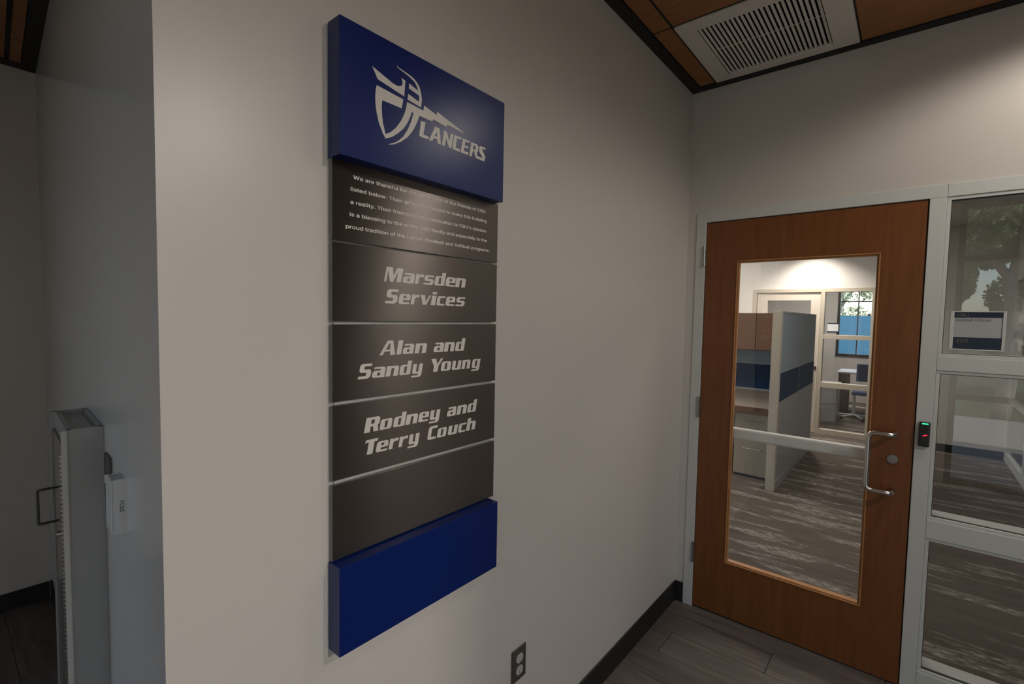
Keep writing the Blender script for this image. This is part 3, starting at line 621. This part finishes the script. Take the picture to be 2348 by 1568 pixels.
# ------------------------------------------------------------------ thermostat box and switch plate on the alcove wall end
tb = thing('wall_sensor', 'small pale grey plastic box with black vertical print by the wall corner', 'sensor', P(.35, .012, 1.118))
build('housing', pbox(bmesh.new(), .345, .405, 0, .023, 1.118, 1.2330, .003, 3), M['device'], tb)
xr = P(.345, .011, 1.19)
text_mesh('FC83', .024, (P(.3446, .0100, 1.188)), (0, 0, -1), -U.cross(Vector((0, 0, 1))) if False else (Vector((0, 1, 0)) if False else -NP), M['ink'], 'print', tb, bold=.01, thick=.0003)
sp = thing('switch_plate', 'dark wall switch plate half hidden behind the pale sensor box', 'switch', P(.548, .003, 1.13))
build('cover_plate', pbox(bmesh.new(), .512, .585, 0, .005, 1.1300, 1.2440, .0015), M['plate'], sp)
build('toggle', pbox(bmesh.new(), .543, .552, .005, .010, 1.180, 1.196, .001), M['device'], sp)

# ------------------------------------------------------------------ office behind the door
OY = 5.45
bm = wall_xz(bmesh.new(), -3.6, 4.2, 0, H + .3, OY, OY + .10, [(-.93, .60, 0, 2.094)])
tag(build('wall_office', bm, M['office_wall']), 'light wall at the end of the office with a second door', 'wall', kind=S)
tag(box('wall_office_left', -3.7, -3.6, .12, 9.4, 0, H + .3, M['office_wall']), 'light side wall of the office', 'wall', kind=S)
tag(box('wall_corridor', 4.1, 4.2, .12, 9.4, 0, H + .3, M['office_wall']), 'light wall at the end of the corridor', 'wall', kind=S)
tag(box('ceiling_office', -3.7, 4.2, .12, 9.4, H, H + .1, M['vent']), 'plain white office ceiling', 'ceiling', kind=S)
tag(box('baseboard_office', .602, 1.90, OY - .010, OY, 0, .10, M['black'], bev=.002), 'black base of the wall seen through the sidelight', 'baseboard', kind=S)
tag(box('baseboard_office_left', -3.6, -.932, OY - .010, OY, 0, .10, M['black'], bev=.002), 'black base left of the second door', 'baseboard', kind=S)
# second door and sidelight, 5.4 m away
d2 = tag(thing('door_2', 'pale laminate door with glass panel at the far end of the office', 'door', (-.455, OY, 0)), kind=S)
bm = bmesh.new(); bx(bm, -.93, -.875, OY - .008, OY + .11, 0, 2.094, .002); bx(bm, -.036, .014, OY - .008, OY + .11, 0, 2.04, .002); bx(bm, -.875, .60, OY - .008, OY + .11, 2.04, 2.094, .002)
build('frame', bm, M['cream'], d2, 'light painted frame')
bm = wall_xz(bmesh.new(), -.870, -.040, .01, 2.035, OY + .01, OY + .05, [(-.727, -.157, .30, 1.925)]); build('door_slab', bm, M['door_tan'], d2)
box('vision_glass', -.727, -.157, OY + .027, OY + .033, .30, 1.925, M['glass'], d2)
bm = bmesh.new(); cyl(bm, (-.080, OY + .01, .95), (0, -1, 0), .028, .012, 20); cyl(bm, (-.080, OY, .95), (0, -1, 0), .010, .05, 12); bx(bm, -.19, -.07, OY - .062, OY - .048, .942, .958, .004)
build('lever', bm, M['dark_frame'], d2, 'dark lever handle')
w3 = tag(thing('window_3', 'narrow three pane sidelight next to the far door', 'window', (.31, OY, 0)), kind=S)
bm = bmesh.new(); bx(bm, .553, .602, OY - .008, OY + .11, 0, 2.04, .002)
for a, b in ((1.372, 1.434), (.675, .751), (0, .073)): bx(bm, .014, .553, OY - .007, OY + .10, a, b, .002)
build('frame', bm, M['cream'], w3)
for a, b in ((.073, .675), (.751, 1.372), (1.434, 2.04)): box('pane', .014, .553, OY + .04, OY + .046, a, b, M['glass'], w3)
fs = thing('room_sign', 'tiny white room sign with dark bands on the far sidelight glass', 'sign', (.12, OY + .038, 1.465))
box('insert', .055, .185, OY + .030, OY + .039, 1.485, 1.585, M['desk_white'], fs)
box('band', .055, .185, OY + .030, OY + .039, 1.585, 1.603, M['navy_band'], fs); box('band', .055, .185, OY + .030, OY + .039, 1.465, 1.485, M['navy_band'], fs)

# cubicle: partition run, end post, worktop, overhead bin, pedestal
cp = thing('cubicle_partition', 'office cubicle partition of grey fabric with a navy band and cream end post', 'partition', (.02, 3.4, 0))
build('end_post', bx(bmesh.new(), -.024, .052, 2.335, 2.395, 0, 1.708, .003), M['cream'], cp, 'cream painted end post')
for y0, y1 in ((2.398, 3.412), (3.424, 4.42)):
    box('upper_panel', 0, .048, y0, y1, 1.125, 1.690, M['fabric'], cp)
    box('middle_panel', .001, .049, y0, y1, .845, 1.120, M['navy'], cp, label='navy fabric band')
    box('lower_panel', 0, .048, y0, y1, .09, .840, M['fabric_low'], cp)
    box('kick_plate', -.004, .052, y0, y1, .0, .085, M['fabric_low'], cp)
bm = bmesh.new(); bx(bm, -.002, .050, 3.412, 3.424, 0, 1.70); bx(bm, -.004, .052, 2.395, 4.425, 1.690, 1.706); bx(bm, .0, .0505, 2.398, 4.42, 1.120, 1.125); bx(bm, 0, .0505, 2.398, 4.42, .840, .845); bx(bm, -.002, .05, 4.42, 4.432, 0, 1.70)
build('trim', bm, M['fabric_low'], cp, 'thin light grey metal trim')
cw = thing('cubicle_back_partition', 'cubicle partition facing the door behind the worktop', 'partition', (-1, 4.0, 0))
box('upper_panel', -2.2, -.026, 3.97, 4.02, 1.07, 1.705, M['fabric'], cw); box('middle_panel', -2.2, -.026, 3.968, 4.018, .76, 1.065, M['navy'], cw)
box('lower_panel', -2.2, -.026, 3.97, 4.02, 0, .755, M['fabric_low'], cw)
ob = thing('overhead_cabinet', 'brown wooden overhead cabinet with two doors above the worktop', 'cabinet', (-.8, 3.7, 1.26))
box('body', -1.60, -.03, 3.62, 3.965, 1.262, 1.706, M['tan'], ob)
for a, b in ((-1.18, -.455), (-.447, -.035)):
    dd = box('door', a, b, 3.600, 3.619, 1.266, 1.702, M['tan'], ob, .002)
    build('knob', cyl(bmesh.new(), (a + .18 if a < -1 else b - .04, 3.600, 1.32), (0, -1, 0), .011, .018, 14), M['chrome'], dd)
wt = thing('worktop', 'beige cubicle worktop with brown front edge', 'worktop', (-.9, 3.2, .70))
box('top', -1.60, -.03, 2.60, 3.962, .700, .738, M['worktop'], wt); box('front_edge', -1.60, -.03, 2.583, 2.599, .672, .739, M['tan'], wt, .002, label='brown edge band')
pd = thing('pedestal_drawers', 'cream two drawer pedestal under the worktop behind the glass door', 'drawers', (-.23, 2.9, 0))
box('body', -.395, -.060, 2.655, 3.20, 0.02, .662, M['putty'], pd); box('plinth', -.390, -.065, 2.67, 3.19, 0, .02, M['keyway'], pd)
for z0, z1, zh in ((.385, .655, .588), (.028, .378, .300)):
    q = box('drawer', -.393, -.062, 2.636, 2.654, z0, z1, M['putty'], pd, .002)
    build('handle', tube(bmesh.new(), [(-.300, 2.636, zh), (-.300, 2.612, zh), (-.130, 2.612, zh), (-.130, 2.636, zh)], .005, 8, .008, 3), M['cylinder'], q)

# storefront at the right, between office and corridor
w4 = tag(thing('window_4', 'glass office partition with metal posts seen through the sidelight', 'window', (1.93, 2.8, 0)), kind=S)
bm = bmesh.new()
for yy in (5.40, 4.25, 3.10, 1.95, .80, .122): bx(bm, 1.905, 1.955, yy, yy + .045, 0, 2.19, .002)
for a, b in ((0, .10), (.70, .76), (1.40, 1.46), (2.13, 2.19)): bx(bm, 1.907, 1.953, .125, 5.44, a, b, .002)
build('frame', bm, M['alum'], w4)
for y0, y1 in ((4.295, 5.40), (3.145, 4.25), (1.995, 3.10), (.845, 1.95), (.167, .80)):
    for a, b in ((.10, .70), (.76, 1.40), (1.46, 2.13)): box('pane', 1.927, 1.933, y0, y1, a, b, M['glass'], w4)
tag(box('wall_corridor_top', 1.905, 1.955, .125, OY, 2.19, H, M['office_wall']), 'wall strip above the glass partition', 'wall', kind=S)

# far office: window, desk, chair, low cabinet
bm = wall_xz(bmesh.new(), -3.6, 4.2, 0, H + .3, 9.2, 9.3, [(-.20, 1.90, .93, 2.32)])
tag(build('wall_far', bm, M['office_wall']), 'outer wall of the far office with a wide window', 'wall', kind=S)
w5 = tag(thing('window_5', 'dark framed outside window with blue view in the far office', 'window', (.85, 9.2, .93)), kind=S)
bm = bmesh.new(); frame_xz(bm, -.20, 1.90, .93, 2.32, .045, 9.17, 9.25)
for xx in (.135, .70, 1.3): bx(bm, xx, xx + .018, 9.19, 9.23, .97, 2.28)
bx(bm, -.16, 1.86, 9.19, 9.23, 2.03, 2.048)
build('window_frame', bm, M['dark_frame'], w5)
box('pane', -.16, 1.86, 9.205, 9.211, .97, 2.28, M['glass'], w5)
dk = thing('office_desk', 'desk with pale top and dark wood side panel in the far office', 'desk', (.25, 7.6, 0))
box('top', .02, .90, 7.35, 8.05, .735, .762, M['desk_white'], dk, .002); box('side_panel', .04, .065, 7.40, 8.0, 0, .735, M['desk_brown'], dk)
box('front_panel', .065, .21, 7.385, 7.405, .02, .735, M['desk_brown'], dk); box('leg', .86, .89, 7.40, 8.0, 0, .735, M['desk_brown'], dk)
ch = thing('office_chair', 'blue upholstered chair on a white column in front of the far desk', 'chair', (.36, 7.15, 0))
box('backrest', .30, .62, 7.28, 7.33, .62, .92, M['chair_blue'], ch, .02, seg=3); box('seat', .27, .64, 6.95, 7.28, .42, .48, M['chair_blue'], ch, .02, seg=3)
bm = bmesh.new(); cyl(bm, (.30, 7.15, .05), (0, 0, 1), .022, .38, 14); build('column', bm, M['desk_white'], ch)
bm = bmesh.new()
for k in range(5):
    a = k * 2 * math.pi / 5 + .3; tube(bm, [(.30, 7.15, .07), (.30 + .25 * math.cos(a), 7.15 + .25 * math.sin(a), .045)], .014, 8)
    
build('base', bm, M['desk_white'], ch)
for k in range(5):
    a = k * 2 * math.pi / 5 + .3; build('castor', cyl(bmesh.new(), (.30 + .25 * math.cos(a), 7.14 + .25 * math.sin(a), .025), (0, 1, 0), .025, .02, 12), M['keyway'], ch)
lc = thing('low_cabinet', 'low grey cabinet with a pale top just behind the far sidelight', 'cabinet', (-.05, 6.6, 0))
box('body', -.30, .13, 6.45, 6.85, 0, .60, M['steel'], lc); box('top', -.31, .14, 6.44, 6.86, .60, .63, M['desk_white'], lc, .002)
for z0, z1 in ((.02, .295), (.305, .585)): 
    q = box('drawer', -.29, .12, 6.435, 6.449, z0, z1, M['steel'], lc, .002); box('handle', -.14, -.03, 6.420, 6.434, z1 - .06, z1 - .045, M['cylinder'], q)
# office lights, the last one added for the cubicle panel
for i, (cx_, cy_) in enumerate(((-1.3, 2.3), (-1.3, 4.3), (-.3, 7.6), (.90, 1.40))):
    t = thing('ceiling_troffer', ['rectangular ceiling light over the cubicles', 'rectangular ceiling light near the far door', 'rectangular ceiling light in the far office', 'unseen rectangular light inside the wooden door, added to brighten the cubicle panel'][i], 'light', (cx_, cy_, H - .03))
    bm = bmesh.new(); bx(bm, cx_ - .6, cx_ + .6, cy_ - .3, cy_ - .26, H - .028, H); bx(bm, cx_ - .6, cx_ + .6, cy_ + .26, cy_ + .3, H - .028, H); bx(bm, cx_ - .6, cx_ - .56, cy_ - .26, cy_ + .26, H - .028, H); bx(bm, cx_ + .56, cx_ + .6, cy_ - .26, cy_ + .26, H - .028, H)
    build('frame', bm, M['vent'], t)
    build('diffuser', bx(bmesh.new(), cx_ - .56, cx_ + .56, cy_ - .26, cy_ + .26, H - .012, H - .004), M['lamp_white'], t)

# ------------------------------------------------------------------ roof and outdoors
tag(box('roof', -4.4, 5.0, FY - 1.0, 10.0, H + .32, H + .5, M['stucco']), 'flat roof slab over the building', 'roof', kind=S)
tag(box('ground', -40, 40, -45, 50, -.30, -.125, M['grass']), 'lawn round the building', 'ground', kind=S)
tag(box('pavement', -6, 12, FY - 5.2, FY - .15, -.124, -.02, M['concrete']), 'pale concrete path in front of the windows', 'pavement', kind=S)
ws = thing('windscreen_fence', 'fence with blue windscreen mesh outside the far office window', 'fence', (0, 15, -.12))
box('mesh_panel', -9, 12, 14.98, 15.0, .1, 1.82, M['windscreen'], ws)
for k in range(8): build('post', cyl(bmesh.new(), (-9 + 3 * k, 15.06, -.12), (0, 0, 1), .04, 2.0, 10), M['dark_frame'], ws)

def tree(name, x, y, h, r, n, label, seed, lean=.3, low=.22):
    rnd = random.Random(seed); t = thing(name, label, 'tree', (x, y, -.12), group='trees outside the building')
    bm = bmesh.new(); pts = [(x, y, -.12), (x + lean * .3, y, h * .2), (x + lean * .2, y + .1, h * .4), (x + lean, y, h * .6), (x + lean * 1.2, y, h * .85)]
    tube(bm, pts, .13, 10, .3, 3)
    tube(bm, [(x + lean * .2, y + .1, h * .38), (x - .5, y - .1, h * .55), (x - 1.1, y, h * .8)], .07, 8, .2, 3)
    tube(bm, [(x + lean * .2, y, h * .3), (x + .8, y + .1, h * .5), (x + 1.3, y, h * .75)], .06, 8, .2, 3)
    build('trunk', bm, M['bark'], t, smooth=True)
    V = []; F = []
    cl = [(x + rnd.uniform(-1, 1) * r * .8, y + rnd.uniform(-.8, .8) * r * .7, h * rnd.uniform(low, 1.0), rnd.uniform(.3, .65)) for _ in range(44)]
    for i in range(int(n * 2.6)):
        c = cl[i % len(cl)]; d = Vector((rnd.gauss(0, 1), rnd.gauss(0, 1), rnd.gauss(0, .8))); d = d.normalized() * c[3] * rnd.uniform(.4, 1) ** .5
        p = Vector(c[:3]) + d; a = Vector((rnd.gauss(0, 1), rnd.gauss(0, 1), rnd.gauss(0, 1))).normalized(); b = a.orthogonal().normalized(); s = rnd.uniform(.035, .075)
        k = len(V); V += [p - a * s, p + b * s * .5, p + a * s, p - b * s * .5]; F.append((k, k + 1, k + 2, k + 3))
    me = bpy.data.meshes.new('foliage'); me.from_pydata([v - off(t) for v in V], [], F); me.materials.append(M['leaf'])
    o = bpy.data.objects.new('foliage', me); COL.objects.link(o); o.parent = t; o['kind'] = 'stuff'
tree('street_tree', 2.25, -9.2, 6.0, 1.9, 16000, 'pale barked leafy tree outside the front window', 1, .3, .36)
tree('street_tree', 3.4, -14.5, 7.0, 2.6, 26000, 'dense dark tree behind the pale barked tree', 6, .3, .08)
tree('street_tree', 6.9, -11.0, 6.5, 2.1, 7000, 'broad leafy tree further out past the front window', 2)
tree('street_tree', -1.6, -13.5, 6.5, 2.2, 6000, 'leafy tree beyond the blank part of the front wall', 3)
tree('street_tree', -1.2, 19.0, 7.0, 2.3, 6000, 'leafy tree behind the blue windscreen fence', 4)
tree('street_tree', 4.4, 21.0, 7.5, 2.4, 5000, 'tall tree behind the blue fence further along', 5)
